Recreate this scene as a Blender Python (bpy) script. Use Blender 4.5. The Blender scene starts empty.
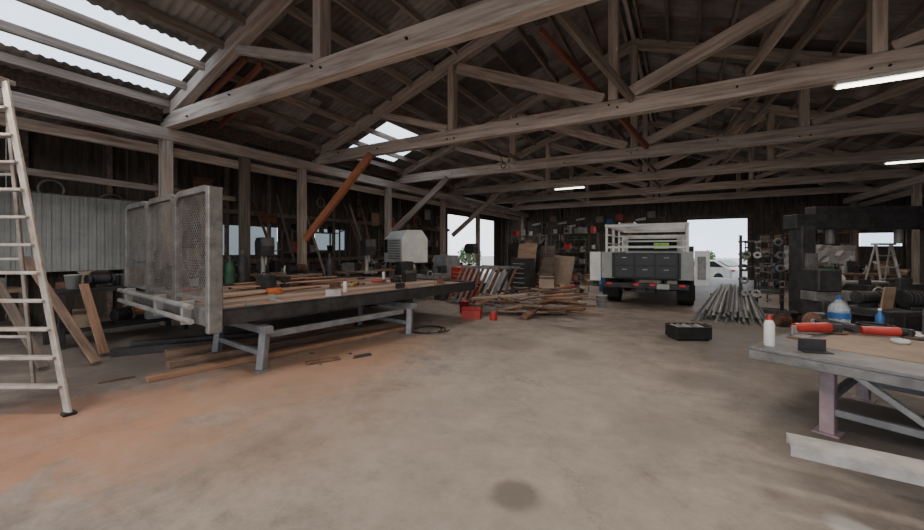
import bpy, bmesh, math, random
from mathutils import Vector, Matrix, Euler
R = random.Random(7)
COL = bpy.context.scene.collection

# ------------------------------------------------------------ materials
def mat(name, c1, c2=None, scale=4.0, rough=.7, metal=0.0, bump=.15, st=(1,1,1), vary=.0, trans=0, spec=.5, lo=.35, hi=.65):
    m = bpy.data.materials.new(name); m.use_nodes = True
    nt = m.node_tree; N = nt.nodes; L = nt.links
    b = N["Principled BSDF"]
    b.inputs["Roughness"].default_value = rough
    b.inputs["Metallic"].default_value = metal
    b.inputs["Specular IOR Level"].default_value = spec
    if trans:
        b.inputs["Transmission Weight"].default_value = trans
    if c2 is None: c2 = tuple(x*.75 for x in c1)
    tc = N.new("ShaderNodeTexCoord"); mp = N.new("ShaderNodeMapping")
    mp.inputs["Scale"].default_value = st
    L.new(tc.outputs["Object"], mp.inputs["Vector"])
    oi = N.new("ShaderNodeObjectInfo")
    ad = N.new("ShaderNodeVectorMath"); ad.operation='ADD'
    ml = N.new("ShaderNodeMath"); ml.operation='MULTIPLY'; ml.inputs[1].default_value=37.0
    L.new(oi.outputs["Random"], ml.inputs[0])
    L.new(mp.outputs[0], ad.inputs[0]); L.new(ml.outputs[0], ad.inputs[1])
    nz = N.new("ShaderNodeTexNoise"); nz.inputs["Scale"].default_value = scale
    nz.inputs["Detail"].default_value = 6; nz.inputs["Roughness"].default_value=.65
    L.new(ad.outputs[0], nz.inputs["Vector"])
    cr = N.new("ShaderNodeValToRGB")
    cr.color_ramp.elements[0].position = lo; cr.color_ramp.elements[1].position = hi
    cr.color_ramp.elements[0].color = (*c2,1); cr.color_ramp.elements[1].color = (*c1,1)
    L.new(nz.outputs["Fac"], cr.inputs[0])
    out = cr.outputs[0]
    if vary:
        hs = N.new("ShaderNodeHueSaturation")
        mr = N.new("ShaderNodeMapRange"); mr.inputs[3].default_value = 1-vary; mr.inputs[4].default_value = 1+vary
        L.new(oi.outputs["Random"], mr.inputs[0]); L.new(mr.outputs[0], hs.inputs["Value"])
        L.new(out, hs.inputs["Color"]); out = hs.outputs[0]
    L.new(out, b.inputs["Base Color"])
    if bump:
        bp = N.new("ShaderNodeBump"); bp.inputs["Strength"].default_value = bump; bp.inputs["Distance"].default_value=.02
        L.new(nz.outputs["Fac"], bp.inputs["Height"]); L.new(bp.outputs[0], b.inputs["Normal"])
    return m

def emis(name, c, s):
    m = bpy.data.materials.new(name); m.use_nodes=True
    b = m.node_tree.nodes["Principled BSDF"]
    b.inputs["Base Color"].default_value=(*c,1)
    b.inputs["Emission Color"].default_value=(*c,1); b.inputs["Emission Strength"].default_value=s
    return m

TIMBER = mat("weathered_timber",(.57,.485,.425),(.25,.20,.17),scale=3,st=(.35,5,5),rough=.9,bump=.45,vary=.14,lo=.3,hi=.6)
TIMBERD= mat("dark_timber",(.18,.145,.12),(.075,.058,.05),scale=3,st=(.35,5,5),rough=.9,bump=.3,vary=.2)
PURL   = mat("purlin_timber",(.38,.31,.265),(.17,.135,.11),scale=3,st=(.35,5,5),rough=.9,bump=.2,vary=.35)
REDWOOD= mat("orange_stained_timber",(.50,.19,.09),(.28,.10,.05),scale=3,st=(.4,5,5),rough=.8,vary=.1)
REDBR  = mat("red_brown_timber",(.34,.13,.09),(.18,.065,.045),scale=3,st=(.4,5,5),rough=.85,vary=.1)
BOARD  = mat("wall_board",(.11,.09,.075),(.04,.032,.028),scale=2.2,st=(4,4,.5),rough=.95,bump=.3)
BOARDB = mat("back_wall_board",(.13,.11,.092),(.055,.045,.038),scale=2.2,st=(4,4,.5),rough=.95,bump=.3)
PLANK  = mat("fresh_plank",(.38,.215,.135),(.20,.11,.07),scale=4,st=(.4,6,6),rough=.75,vary=.35)
DECK   = mat("deck_plank_worn",(.34,.215,.15),(.13,.088,.07),scale=2.5,st=(.6,5,5),rough=.8,vary=.4)
PLY    = mat("plywood",(.30,.20,.14),(.19,.125,.085),scale=3,st=(.6,3,3),rough=.8,vary=.25)
CARD   = mat("cardboard",(.31,.235,.18),(.21,.16,.125),scale=3,rough=.9,bump=.05,vary=.12)
STEEL  = mat("grey_steel",(.25,.245,.24),(.135,.132,.13),scale=6,rough=.55,metal=.4,bump=.06,vary=.15)
MESHG  = mat("mesh_steel",(.26,.25,.24),(.14,.13,.125),scale=6,rough=.55,metal=.4,bump=.06)
STEELD = mat("dark_steel",(.065,.063,.066),(.03,.028,.03),scale=5,rough=.6,metal=.4,bump=.1,vary=.25)
STEELL = mat("light_steel",(.48,.47,.46),(.30,.29,.28),scale=5,rough=.45,metal=.35,bump=.05,vary=.1)
PRIMER = mat("grey_primer",(.25,.255,.27),(.15,.152,.162),scale=5,rough=.6,metal=.2,bump=.06)
TOPST  = mat("worn_table_steel",(.25,.245,.25),(.13,.126,.13),scale=3.5,rough=.5,metal=.3,bump=.04)
PINKST = mat("pinkish_primer_steel",(.40,.29,.31),(.22,.17,.19),scale=4,rough=.6,metal=.2,bump=.05)
RUST   = mat("rusty_steel",(.24,.12,.075),(.10,.055,.04),scale=9,rough=.85,metal=.2,bump=.25,vary=.2)
ALU    = mat("aluminium",(.62,.60,.57),(.45,.42,.40),scale=8,rough=.4,metal=.5,bump=.03)
LADDER = mat("ladder_aluminium_dusty",(.48,.45,.425),(.30,.235,.195),scale=5,rough=.6,metal=.25,bump=.03)
WHITE  = mat("white_paint",(.74,.74,.72),(.56,.56,.54),scale=3,rough=.4,bump=.02)
WHITED = mat("dusty_white",(.40,.415,.41),(.28,.29,.288),scale=2,rough=.85,bump=.05)
BLACK  = mat("black_paint",(.018,.018,.02),(.009,.009,.01),scale=6,rough=.45,bump=.03)
RUBBER = mat("rubber",(.025,.025,.025),(.014,.014,.014),scale=9,rough=.9)
RED    = mat("red_paint",(.42,.035,.028),(.25,.02,.018),scale=5,rough=.45,bump=.02)
BLUE   = mat("blue_paint",(.025,.12,.34),(.015,.07,.2),scale=5,rough=.45,bump=.02)
GREEN  = mat("green_paint",(.035,.14,.07),(.02,.07,.04),scale=5,rough=.5,bump=.02)
LIME   = mat("lime_reflection",(.38,.66,.14),(.26,.48,.08),scale=5,rough=.5,bump=.02)
YELLOW = mat("yellow_paint",(.42,.29,.05),(.28,.19,.03),scale=5,rough=.5,bump=.02)
ORANGE = mat("orange_paint",(.6,.17,.04),(.4,.11,.03),scale=5,rough=.5,bump=.02)
CLOTH  = mat("rag_cloth",(.62,.60,.58),(.45,.43,.42),scale=12,rough=.95,bump=.3)
GLASSD = mat("dark_glass",(.03,.04,.045),(.02,.025,.03),rough=.08,bump=0)
CLEAR  = mat("clear_plastic",(.80,.88,.93),(.72,.82,.9),rough=.08,bump=0,trans=.75)
PAPER  = mat("paper",(.8,.8,.78),(.7,.7,.69),rough=.9,bump=.02)
TAIL   = mat("tail_lamp_red",(.6,.01,.01),(.45,.01,.01),rough=.25,bump=0)
TUBE   = emis("fluorescent_tube",(1,.93,.78),7)
ASPH   = mat("outside_asphalt",(.42,.41,.39),(.32,.31,.30),scale=2,rough=.95)
LEAF   = mat("foliage",(.10,.16,.06),(.05,.08,.03),scale=8,rough=.9)

def ceil_mat():
    m = mat("corrugated_iron",(.29,.27,.255),(.14,.13,.122),scale=1.3,rough=.7,metal=.25,bump=.05,lo=.35,hi=.7)
    nt=m.node_tree; N=nt.nodes; L=nt.links; b=N["Principled BSDF"]
    src=b.inputs["Base Color"].links[0].from_socket
    g=N.new("ShaderNodeNewGeometry")
    mp=N.new("ShaderNodeMapping"); mp.inputs["Scale"].default_value=(.42,1.25,0.0); L.new(g.outputs["Position"],mp.inputs[0])
    vo=N.new("ShaderNodeTexVoronoi"); vo.distance='CHEBYCHEV'; vo.inputs["Scale"].default_value=1.0; vo.inputs["Randomness"].default_value=.35
    L.new(mp.outputs[0],vo.inputs["Vector"])
    sp=N.new("ShaderNodeSeparateColor"); L.new(vo.outputs["Color"],sp.inputs[0])
    mr=N.new("ShaderNodeMapRange"); mr.inputs[3].default_value=.5; mr.inputs[4].default_value=1.7; L.new(sp.outputs[0],mr.inputs[0])
    hs=N.new("ShaderNodeHueSaturation"); L.new(src,hs.inputs["Color"]); L.new(mr.outputs[0],hs.inputs["Value"])
    nz=N.new("ShaderNodeTexNoise"); nz.inputs["Scale"].default_value=.9; nz.inputs["Detail"].default_value=5; L.new(g.outputs["Position"],nz.inputs["Vector"])
    cr=N.new("ShaderNodeValToRGB"); cr.color_ramp.elements[0].position=.57; cr.color_ramp.elements[1].position=.70
    L.new(nz.outputs["Fac"],cr.inputs[0])
    mx=N.new("ShaderNodeMix"); mx.data_type='RGBA'; L.new(cr.outputs[0],mx.inputs[0]); L.new(hs.outputs[0],mx.inputs[6]); mx.inputs[7].default_value=(.18,.085,.06,1)
    L.new(mx.outputs[2],b.inputs["Base Color"])
    return m
CEIL = ceil_mat()

# surveyed ground positions are levelled into the building's axes here
def q2(x,y):
    d=(-x*.4555+y*.890)*.904; l=x*.890+y*.4555
    return (-.4929*d+.8701*l, .8701*d+.4929*l)
REMAP=[True]
def q(p):
    if not REMAP[0]: return tuple(p)
    a,b=q2(p[0],p[1]); return (a,b,p[2])

def floor_mat():
    m = mat("concrete_floor",(.315,.262,.226),(.18,.15,.132),scale=.55,rough=.55,bump=0,lo=.3,hi=.7)
    nt=m.node_tree; N=nt.nodes; L=nt.links; b=N["Principled BSDF"]
    src=b.inputs["Base Color"].links[0].from_socket
    g=N.new("ShaderNodeNewGeometry")
    nf=N.new("ShaderNodeTexNoise"); nf.inputs["Scale"].default_value=2.6; nf.inputs["Detail"].default_value=15; nf.inputs["Roughness"].default_value=.82
    L.new(g.outputs["Position"],nf.inputs["Vector"])
    mr=N.new("ShaderNodeMapRange"); mr.inputs[1].default_value=.32; mr.inputs[2].default_value=.68; mr.inputs[3].default_value=.5; mr.inputs[4].default_value=1.42
    L.new(nf.outputs["Fac"],mr.inputs[0])
    hs=N.new("ShaderNodeHueSaturation"); L.new(src,hs.inputs["Color"]); L.new(mr.outputs[0],hs.inputs["Value"])
    cur=hs.outputs[0]
    nd=N.new("ShaderNodeTexNoise"); nd.inputs["Scale"].default_value=2.2; nd.inputs["Detail"].default_value=9; nd.inputs["Roughness"].default_value=.72; L.new(g.outputs["Position"],nd.inputs["Vector"])
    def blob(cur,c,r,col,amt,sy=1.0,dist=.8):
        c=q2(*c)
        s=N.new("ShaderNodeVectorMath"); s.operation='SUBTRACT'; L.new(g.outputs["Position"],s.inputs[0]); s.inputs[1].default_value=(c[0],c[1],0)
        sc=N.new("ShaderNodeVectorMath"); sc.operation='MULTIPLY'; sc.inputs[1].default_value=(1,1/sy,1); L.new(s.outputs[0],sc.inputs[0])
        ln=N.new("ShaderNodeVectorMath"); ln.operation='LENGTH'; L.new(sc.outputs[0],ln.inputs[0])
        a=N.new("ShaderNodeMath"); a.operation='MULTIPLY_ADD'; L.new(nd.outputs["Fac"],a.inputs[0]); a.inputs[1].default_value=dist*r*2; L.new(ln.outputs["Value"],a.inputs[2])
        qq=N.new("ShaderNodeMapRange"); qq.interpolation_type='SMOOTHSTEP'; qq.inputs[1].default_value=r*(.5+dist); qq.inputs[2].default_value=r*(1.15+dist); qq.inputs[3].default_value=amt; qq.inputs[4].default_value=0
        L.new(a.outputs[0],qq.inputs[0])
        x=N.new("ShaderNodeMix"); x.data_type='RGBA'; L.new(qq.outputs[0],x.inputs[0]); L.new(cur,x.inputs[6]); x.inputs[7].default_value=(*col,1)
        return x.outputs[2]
    cur=blob(cur,(-5.0,1.7),1.3,(.40,.165,.08),.5,1,1.3)
    cur=blob(cur,(-3.9,1.9),.7,(.38,.18,.10),.4,1,1.4)
    cur=blob(cur,(-4.4,4.4),1.2,(.42,.21,.12),.5,1.8,1.3)
    cur=blob(cur,(-3.4,3.1),1.6,(.35,.23,.16),.4,1,1.2)
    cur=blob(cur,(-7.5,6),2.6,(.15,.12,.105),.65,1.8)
    cur=blob(cur,(-1.2,4.6),2.2,(.38,.33,.29),.4,1.8,1.2)
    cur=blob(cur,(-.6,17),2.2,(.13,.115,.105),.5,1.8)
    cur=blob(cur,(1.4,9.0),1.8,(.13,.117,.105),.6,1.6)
    cur=blob(cur,(-.96,2.63),.19,(.11,.09,.078),.75,1.0,.5)
    cur=blob(cur,(.88,3.2),.13,(.52,.51,.49),.8,1.0,.6)
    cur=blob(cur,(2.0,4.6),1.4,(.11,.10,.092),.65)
    cur=blob(cur,(-1.5,6.6),.35,(.14,.12,.108),.5)
    cur=blob(cur,(.2,6.0),.45,(.14,.12,.11),.5)
    cur=blob(cur,(-2.6,6.9),.6,(.16,.13,.112),.5)
    cur=blob(cur,(-.2,4.2),.5,(.18,.15,.132),.45)
    cur=blob(cur,(-2.2,8.6),.5,(.15,.125,.11),.45)
    # fine crack network
    vo=N.new("ShaderNodeTexVoronoi"); vo.feature='DISTANCE_TO_EDGE'; vo.inputs["Scale"].default_value=.32
    wp=N.new("ShaderNodeVectorMath"); wp.operation='MULTIPLY_ADD'; L.new(nd.outputs["Color"],wp.inputs[0]); wp.inputs[1].default_value=(.9,.9,0); L.new(g.outputs["Position"],wp.inputs[2]); L.new(wp.outputs[0],vo.inputs["Vector"])
    ck=N.new("ShaderNodeMapRange"); ck.inputs[1].default_value=0; ck.inputs[2].default_value=.004; ck.inputs[3].default_value=.35; ck.inputs[4].default_value=0; L.new(vo.outputs["Distance"],ck.inputs[0])
    cx=N.new("ShaderNodeMix"); cx.data_type='RGBA'; L.new(ck.outputs[0],cx.inputs[0]); L.new(cur,cx.inputs[6]); cx.inputs[7].default_value=(.09,.075,.065,1); cur=cx.outputs[2]
    L.new(cur,b.inputs["Base Color"])
    bp=N.new("ShaderNodeBump"); bp.inputs["Strength"].default_value=.2; bp.inputs["Distance"].default_value=.01
    L.new(nf.outputs["Fac"],bp.inputs["Height"]); L.new(bp.outputs[0],b.inputs["Normal"])
    return m
FLOOR = floor_mat()

def skylight_mat(name,c,mixf):
    m=bpy.data.materials.new(name); m.use_nodes=True
    N=m.node_tree.nodes; L=m.node_tree.links; N.remove(N["Principled BSDF"])
    t=N.new("ShaderNodeBsdfTransparent"); t.inputs[0].default_value=(*c,1)
    d=N.new("ShaderNodeBsdfTranslucent"); d.inputs[0].default_value=(.8,.85,.88,1)
    x=N.new("ShaderNodeMixShader"); x.inputs[0].default_value=mixf
    L.new(t.outputs[0],x.inputs[1]); L.new(d.outputs[0],x.inputs[2]); L.new(x.outputs[0],N["Material Output"].inputs[0])
    return m
SKYL=skylight_mat("skylight_sheet",(.88,.95,1),.3)
GRIMY=skylight_mat("grimy_window_sheet",(.12,.135,.135),.4)

# ------------------------------------------------------------ mesh builder
def frame(p0,p1):
    p0=Vector(p0); p1=Vector(p1); d=p1-p0; l=d.length; x=d/l
    up=Vector((0,0,1)) if abs(x.z)<.999 else Vector((0,1,0))
    y=up.cross(x).normalized(); z=x.cross(y)
    M=Matrix((x,y,z)).transposed().to_4x4(); M.translation=p0
    return M,l
class MB:
    def __init__(s): s.v=[]; s.f=[]
    def add(s,vs,fs,M=None):
        o=len(s.v)
        for p in vs:
            p=Vector(p)
            if M is not None: p=M@p
            s.v.append(tuple(p))
        for f in fs: s.f.append(tuple(i+o for i in f))
        return s
    def box(s,c,d,rot=(0,0,0)):
        x,y,z=d[0]/2,d[1]/2,d[2]/2
        vs=[(-x,-y,-z),(x,-y,-z),(x,y,-z),(-x,y,-z),(-x,-y,z),(x,-y,z),(x,y,z),(-x,y,z)]
        fs=[(0,3,2,1),(4,5,6,7),(0,1,5,4),(1,2,6,5),(2,3,7,6),(3,0,4,7)]
        return s.add(vs,fs,Matrix.Translation(c)@Euler(rot).to_matrix().to_4x4())
    def beam(s,p0,p1,w,h):
        M,l=frame(p0,p1)
        return s.add([(0,-w/2,-h/2),(l,-w/2,-h/2),(l,w/2,-h/2),(0,w/2,-h/2),(0,-w/2,h/2),(l,-w/2,h/2),(l,w/2,h/2),(0,w/2,h/2)],
            [(0,3,2,1),(4,5,6,7),(0,1,5,4),(1,2,6,5),(2,3,7,6),(3,0,4,7)],M)
    def cyl(s,p0,p1,r0,r1=None,n=14,cap=True):
        if r1 is None: r1=r0
        M,l=frame(p0,p1); vs=[]; fs=[]
        for k,(x,r) in enumerate(((0,r0),(l,r1))):
            for i in range(n):
                a=2*math.pi*i/n; vs.append((x,r*math.cos(a),r*math.sin(a)))
        for i in range(n):
            j=(i+1)%n; fs.append((i,j,n+j,n+i))
        if cap: fs.append(tuple(range(n-1,-1,-1))); fs.append(tuple(range(n,2*n)))
        return s.add(vs,fs,M)
    def lathe(s,prof,c=(0,0,0),n=20,axis='Z'):
        vs=[];fs=[];m=len(prof)
        for (r,z) in prof:
            for i in range(n):
                a=2*math.pi*i/n
                if axis=='Z': vs.append((c[0]+r*math.cos(a),c[1]+r*math.sin(a),c[2]+z))
                else: vs.append((c[0]+z,c[1]+r*math.cos(a),c[2]+r*math.sin(a)))
        for k in range(m-1):
            for i in range(n):
                j=(i+1)%n; fs.append((k*n+i,k*n+j,(k+1)*n+j,(k+1)*n+i))
        fs.append(tuple(range(n-1,-1,-1))); fs.append(tuple((m-1)*n+i for i in range(n)))
        return s.add(vs,fs)
    def tube(s,pts,r,n=8):
        for a,b in zip(pts[:-1],pts[1:]):
            s.cyl(a,b,r,n=n)
        return s
    def prism(s,prof,x0,x1):
        n=len(prof); vs=[(x0,a,b) for a,b in prof]+[(x1,a,b) for a,b in prof]
        fs=[tuple(range(n-1,-1,-1)),tuple(range(n,2*n))]
        for i in range(n):
            j=(i+1)%n; fs.append((i,j,n+j,n+i))
        return s.add(vs,fs)
    def torus(s,c,Rr,r,n=24,m=8,rot=(0,0,0)):
        vs=[];fs=[]
        for i in range(n):
            a=2*math.pi*i/n
            for j in range(m):
                b=2*math.pi*j/m; qq=Rr+r*math.cos(b)
                vs.append((qq*math.cos(a),qq*math.sin(a),r*math.sin(b)))
        for i in range(n):
            for j in range(m):
                fs.append((i*m+j,((i+1)%n)*m+j,((i+1)%n)*m+(j+1)%m,i*m+(j+1)%m))
        return s.add(vs,fs,Matrix.Translation(c)@Euler(rot).to_matrix().to_4x4())
    def mesh(s,name):
        me=bpy.data.meshes.new(name); me.from_pydata(s.v,[],s.f); me.update()
        b=bmesh.new(); b.from_mesh(me); bmesh.ops.recalc_face_normals(b,faces=b.faces); b.to_mesh(me); b.free()
        return me

def tag(o,label,cat,group=None,kind=None):
    if label: o["label"]=label
    if cat: o["category"]=cat
    if group: o["group"]=group
    if kind: o["kind"]=kind
def thing(name,loc,rz,label,cat,group=None):
    e=bpy.data.objects.new(name,None); e.empty_display_size=.2; e.location=q(loc); e.rotation_euler=(0,0,rz)
    COL.objects.link(e); tag(e,label,cat,group); return e
def mk(name,mb,m,bevel=.005,smooth=False):
    me=mb.mesh(name); me.materials.append(m); o=bpy.data.objects.new(name,me); COL.objects.link(o)
    if smooth:
        for p in me.polygons: p.use_smooth = len(p.vertices)==4
    if bevel:
        b=o.modifiers.new("bevel",'BEVEL'); b.width=bevel; b.segments=1; b.limit_method='ANGLE'; b.angle_limit=.9
    return o
def part(name,par,mb,m,loc=(0,0,0),rot=(0,0,0),label=None,bevel=.005,smooth=False):
    o=mk(name,mb,m,bevel,smooth); o.parent=par; o.location=loc; o.rotation_euler=rot
    if label: o["label"]=label
    return o
def solo(name,mb,m,loc,rz,label,cat,group=None,kind=None,bevel=.005,smooth=False,rot=None):
    o=mk(name,mb,m,bevel,smooth); o.location=q(loc); o.rotation_euler=rot if rot else (0,0,rz)
    tag(o,label,cat,group,kind); return o
def beamobj(name,p0,p1,w,h,m,par=None,label=None,cat=None,group=None,bevel=.008,roll=0):
    if par is None: p0=q(p0); p1=q(p1)
    M,l=frame(p0,p1)
    if roll: M=M@Matrix.Rotation(roll,4,'X')
    mb=MB().box((l/2,0,0),(l,w,h)); o=mk(name,mb,m,bevel)
    if par: o.parent=par
    o.matrix_local=M
    if par is None: o.matrix_world=M
    tag(o,label,cat,group); return o
def struct(name,mb,m,bevel=0,smooth=False):
    o=mk(name,mb,m,bevel,smooth); o["kind"]="structure"; return o

# ------------------------------------------------------------ building shell
REMAP[0]=False
XL,XR,XC=-9.7,7.4,-1.15
YB,YF=27.0,-5.0
OL,OR=-11.8,11.8
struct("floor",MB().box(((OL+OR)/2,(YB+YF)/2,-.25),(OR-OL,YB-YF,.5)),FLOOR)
g=solo("outside_ground",MB().box((0,0,-.05),(220,220,.1)),ASPH,(0,12,-.5),0,"pale dusty yard ground outside the shed","ground",bevel=0); g["kind"]="structure"

def boards(mb,axis,fixed,a0,a1,z0,ztop,openings,bw=.22,gap=.008,th=.03):
    a=a0
    while a<a1:
        w=min(bw-gap+R.uniform(-.01,.01),a1-a); c=a+w/2; zt=ztop(c) if callable(ztop) else ztop
        segs=[(z0,zt)]
        for (o0,o1,oz0,oz1) in openings:
            if a+w>o0 and a<o1:
                ns=[]
                for s0,s1 in segs:
                    if oz0>s0: ns.append((s0,min(oz0,s1)))
                    if oz1<s1: ns.append((max(oz1,s0),s1))
                segs=ns
        for s0,s1 in segs:
            if s1-s0<.02: continue
            t=R.uniform(-.008,.008)
            if axis=='Y': mb.box((fixed+t,c,(s0+s1)/2),(th,w,s1-s0))
            else: mb.box((c,fixed+t,(s0+s1)/2),(w,th,s1-s0))
        a+=w+gap*R.choice([0,0,0,.3,.9])
    return mb
def zs(x):
    if x<XL: return 4.68+(x-XL)*.17
    if x>XR: return 4.68-(x-XR)*.17
    return 4.75+.36*min(x-XL,XR-x)
struct("wall_left",boards(MB(),'Y',OL,YF,YB,0,4.3,[(19.2,25.5,0,3.7),(6.3,8.2,1.45,2.35),(9.8,11.2,1.6,2.4)]),BOARD)
struct("wall_right",boards(MB(),'Y',OR,YF,YB,0,4.3,[(20,24,1.4,2.4)]),BOARD)
struct("wall_back",boards(MB(),'X',YB,OL,OR,0,lambda x:zs(x)-.03,[(.4,3.3,0,3.4),(8.0,9.4,1.8,2.45)],gap=.0),BOARDB)
struct("wall_front",boards(MB(),'X',YF,OL,OR,0,lambda x:zs(x)-.03,[(-8,7,0,4.1)]),BOARD)  # wide opening behind the camera is added to let in fill daylight
mbs=MB()
for y in [x*1.35+YF+.7 for x in range(24)]:
    if 19<y<25.7: continue
    mbs.box((OL+.09,y,2.1),(.1,.09,4.2))
for z in (1.25,2.75):
    mbs.box((OL+.15,(YF+19.1)/2,z),(.06,19.1-YF,.14))
struct("trim_1",mbs,TIMBERD)
mbs=MB()
for x in [OL+.6+i*1.3 for i in range(18)]:
    if .2<x<3.6 or 7.9<x<9.6: continue
    mbs.box((x,YB-.09,(zs(x)-.3)/2),(.1,.1,zs(x)-.3))
mbs.box(((OL+.3)/2,YB-.16,1.6),(abs(OL)+.2,.05,.14)); mbs.box((1.85,YB-.1,3.52),(3.3,.16,.24))
mbs.box((.3,YB-.1,1.7),(.18,.16,3.4)); mbs.box((3.4,YB-.1,1.7),(.18,.16,3.4))
struct("trim_2",mbs,TIMBERD)
struct("trim_3",MB().box((XL-.1,(YB+YF)/2,4.55),(.04,YB-YF,.34)),TIMBERD)
struct("trim_4",MB().box((XR+.1,(YB+YF)/2,4.55),(.04,YB-YF,.34)),TIMBERD)

SK=[(-9.35,-7.9,-1.0,4.0),(-9.3,-7.6,9.0,11.2)]
def corr(xs,y0,y1,zf,skip=None,amp=.017,wl=.15,seg=4):
    mb=MB(); n=int((y1-y0)/wl*seg); ys=[y0+(y1-y0)*i/n for i in range(n+1)]
    vs=[(x,y,zf(x)+amp*math.sin(2*math.pi*y/wl)) for y in ys for x in xs]
    fs=[]; m=len(xs)
    for i in range(n):
        for k in range(m-1):
            cx=(xs[k]+xs[k+1])/2; cy=(ys[i]+ys[i+1])/2
            if skip and any(a<cx<b and c<cy<d for a,b,c,d in skip): continue
            fs.append((i*m+k,i*m+k+1,(i+1)*m+k+1,(i+1)*m+k))
    mb.add(vs,fs); return mb
def struct_raw(name,mb,m):
    me=bpy.data.meshes.new(name); me.from_pydata(mb.v,[],mb.f); me.materials.append(m)
    for p in me.polygons: p.use_smooth=True
    o=bpy.data.objects.new(name,me); COL.objects.link(o); o["kind"]="structure"; return o
struct_raw("ceiling",corr([XL-.15,-9.35,-9.3,-7.9,-7.6,-4.5,XC],YF-.3,YB+.3,lambda x:4.75+.36*(x-XL),SK),CEIL)
struct_raw("ceiling.001",corr([XC,3,XR+.15],YF-.3,YB+.3,lambda x:4.75+.36*(XR-x)),CEIL)
struct_raw("ceiling.002",corr([OL-.2,XL+.05],YF-.3,YB+.3,lambda x:4.68+(x-XL)*.17),CEIL)
struct_raw("ceiling.003",corr([XR-.05,OR+.2],YF-.3,YB+.3,lambda x:4.68-(x-XR)*.17),CEIL)
for i,(a,b,c,d) in enumerate(SK):
    struct_raw("window_%d"%(i+1),corr([a,(a+b)/2,b],c,d,lambda x:4.75+.36*(x-XL)),SKYL)
struct("window_3",MB().box((OL-.03,7.25,1.9),(.01,1.95,.92)),GRIMY)
struct("window_4",MB().box((8.7,YB+.03,2.12),(1.4,.01,.65)),SKYL)
struct("window_5",MB().box((OL-.03,10.5,2.0),(.01,1.45,.82)),GRIMY)

for sx in (-1,1):
    for k in range(13):
        off=.2+k*.68
        x=(XL+off) if sx<0 else (XR-off)
        z=4.75+.36*off-.11
        beamobj("purlin",(x,YF,z),(x,YB-.05,z),.07,.15,PURL,label="long weathered timber purlin under the corrugated roof",cat="roof beam",group="roof purlins",bevel=0)
beamobj("ridge_beam",(XC,YF,7.66),(XC,YB-.05,7.66),.09,.22,TIMBER,label="timber ridge beam at the roof peak",cat="roof beam",bevel=0)

for x,s in ((XL,-1),(XR,1)):
    beamobj("wall_plate",(x,YF,4.1),(x,YB-.1,4.1),.22,.26,TIMBER,label="long timber header beam carrying the roof trusses",cat="beam",group="eave header beams")
    beamobj("wall_plate",(x+.18*s,YF,3.78),(x+.18*s,YB-.1,3.78),.10,.2,PURL,label="thinner dark timber rail below the header beam",cat="beam",group="eave header beams")
TY=[-3.8,.2,4.18,8.18,12.15,16.1,20.1,24.1]
for y in [.2,4.1,5.83,7.55,11.4,15.3,18.9,25.9]:
    beamobj("timber_post",(XL,y,0),(XL,y,3.97),.2,.2,TIMBERD if y==5.83 else PURL,label="square weathered timber post under the eave header",cat="post",group="left row of posts")
for y in [.2,4.2,8.2,12.2,20.1,25.9]:
    beamobj("timber_post",(XR,y,0),(XR,y,3.97),.2,.2,PURL,label="square weathered timber post beside the side bay",cat="post",group="right row of posts")
beamobj("side_rail_beam",(XL-.2,-2,3.05),(XL-.2,5.7,2.9),.06,.12,PURL,label="slim timber rail nailed across the side bay posts",cat="beam",bevel=.004)

H=8.75; WP=3.75
def rz_(x): return 4.5+(H-abs(x))*(3.05/H)
for ti,y in enumerate(TY):
    t=thing("roof_truss",(XC,y,0),0,"large weathered timber roof truss spanning the shed","roof truss","timber roof trusses")
    beamobj("bottom_chord",(-H,0,4.4),(H,0,4.4),.2,.31,TIMBER,t)
    for s in (-1,1):
        beamobj("rafter",(s*H,0,4.5),(s*.02,0,7.55),.2,.25,TIMBER,t)
        beamobj("web_post",(s*WP,0,4.56),(s*WP,0,rz_(WP)-.12),.17,.22,TIMBER,t)
        beamobj("diagonal_brace",(s*(WP-.15),0,rz_(WP-.1)-.22),(s*.2,0,4.62),.15,.24,TIMBER,t)
        beamobj("diagonal_brace",(s*(WP+.15),0,4.62),(s*6.0,0,rz_(6.0)-.13),.12,.16,TIMBER,t)
    beamobj("king_post",(0,0,4.56),(0,0,7.45),.18,.28,TIMBER,t)
    if 2<=ti<=4:
        for bx in (-7.6,-6.1,-3.85,-3.65,-2,-.08,.08,2,3.65,3.85,6):
            zb=4.4+R.choice([-.07,.07,0]); part("bolt",t,MB().cyl((bx,-.1,zb),(bx,-.13,zb),.02,n=8),BLACK,bevel=0)
for i in (1,2,3):
    y=TY[i+2]
    yy=y-.6 if i<3 else y-.1
    beamobj("knee_brace",(XL+.1,yy,1.9 if i==1 else 2.3),(-7.3,yy+.3,4.2),.12,.2,REDWOOD if i==1 else PURL,label="orange-stained diagonal knee brace from post to truss" if i==1 else "weathered diagonal knee brace from post to truss",cat="brace",group="knee braces")
for i in (2,3,4,5):
    beamobj("sway_brace",(-2.7,TY[i]+.12,6.5),(-.8,TY[i+1]-.12,4.5),.09,.16,REDBR if i==3 else PURL,label="slender diagonal brace running between two trusses",cat="brace",group="sway braces")
    beamobj("sway_brace",(2.6,TY[i]+.12,6.1),(1.0,TY[i+1]-.12,4.6),.09,.14,PURL,label="slender diagonal brace running between two trusses",cat="brace",group="sway braces")
for i,yy in enumerate((4.42,4.75,5.1)):
    beamobj("red_brown_rafter",(-9.5,yy,4.82-.29),(-7.3,yy,4.82+2.2*.36-.29),.06,.14,REDBR,label="red-brown stained short rafter beside the skylight",cat="rafter",group="red-brown rafters")

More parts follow.
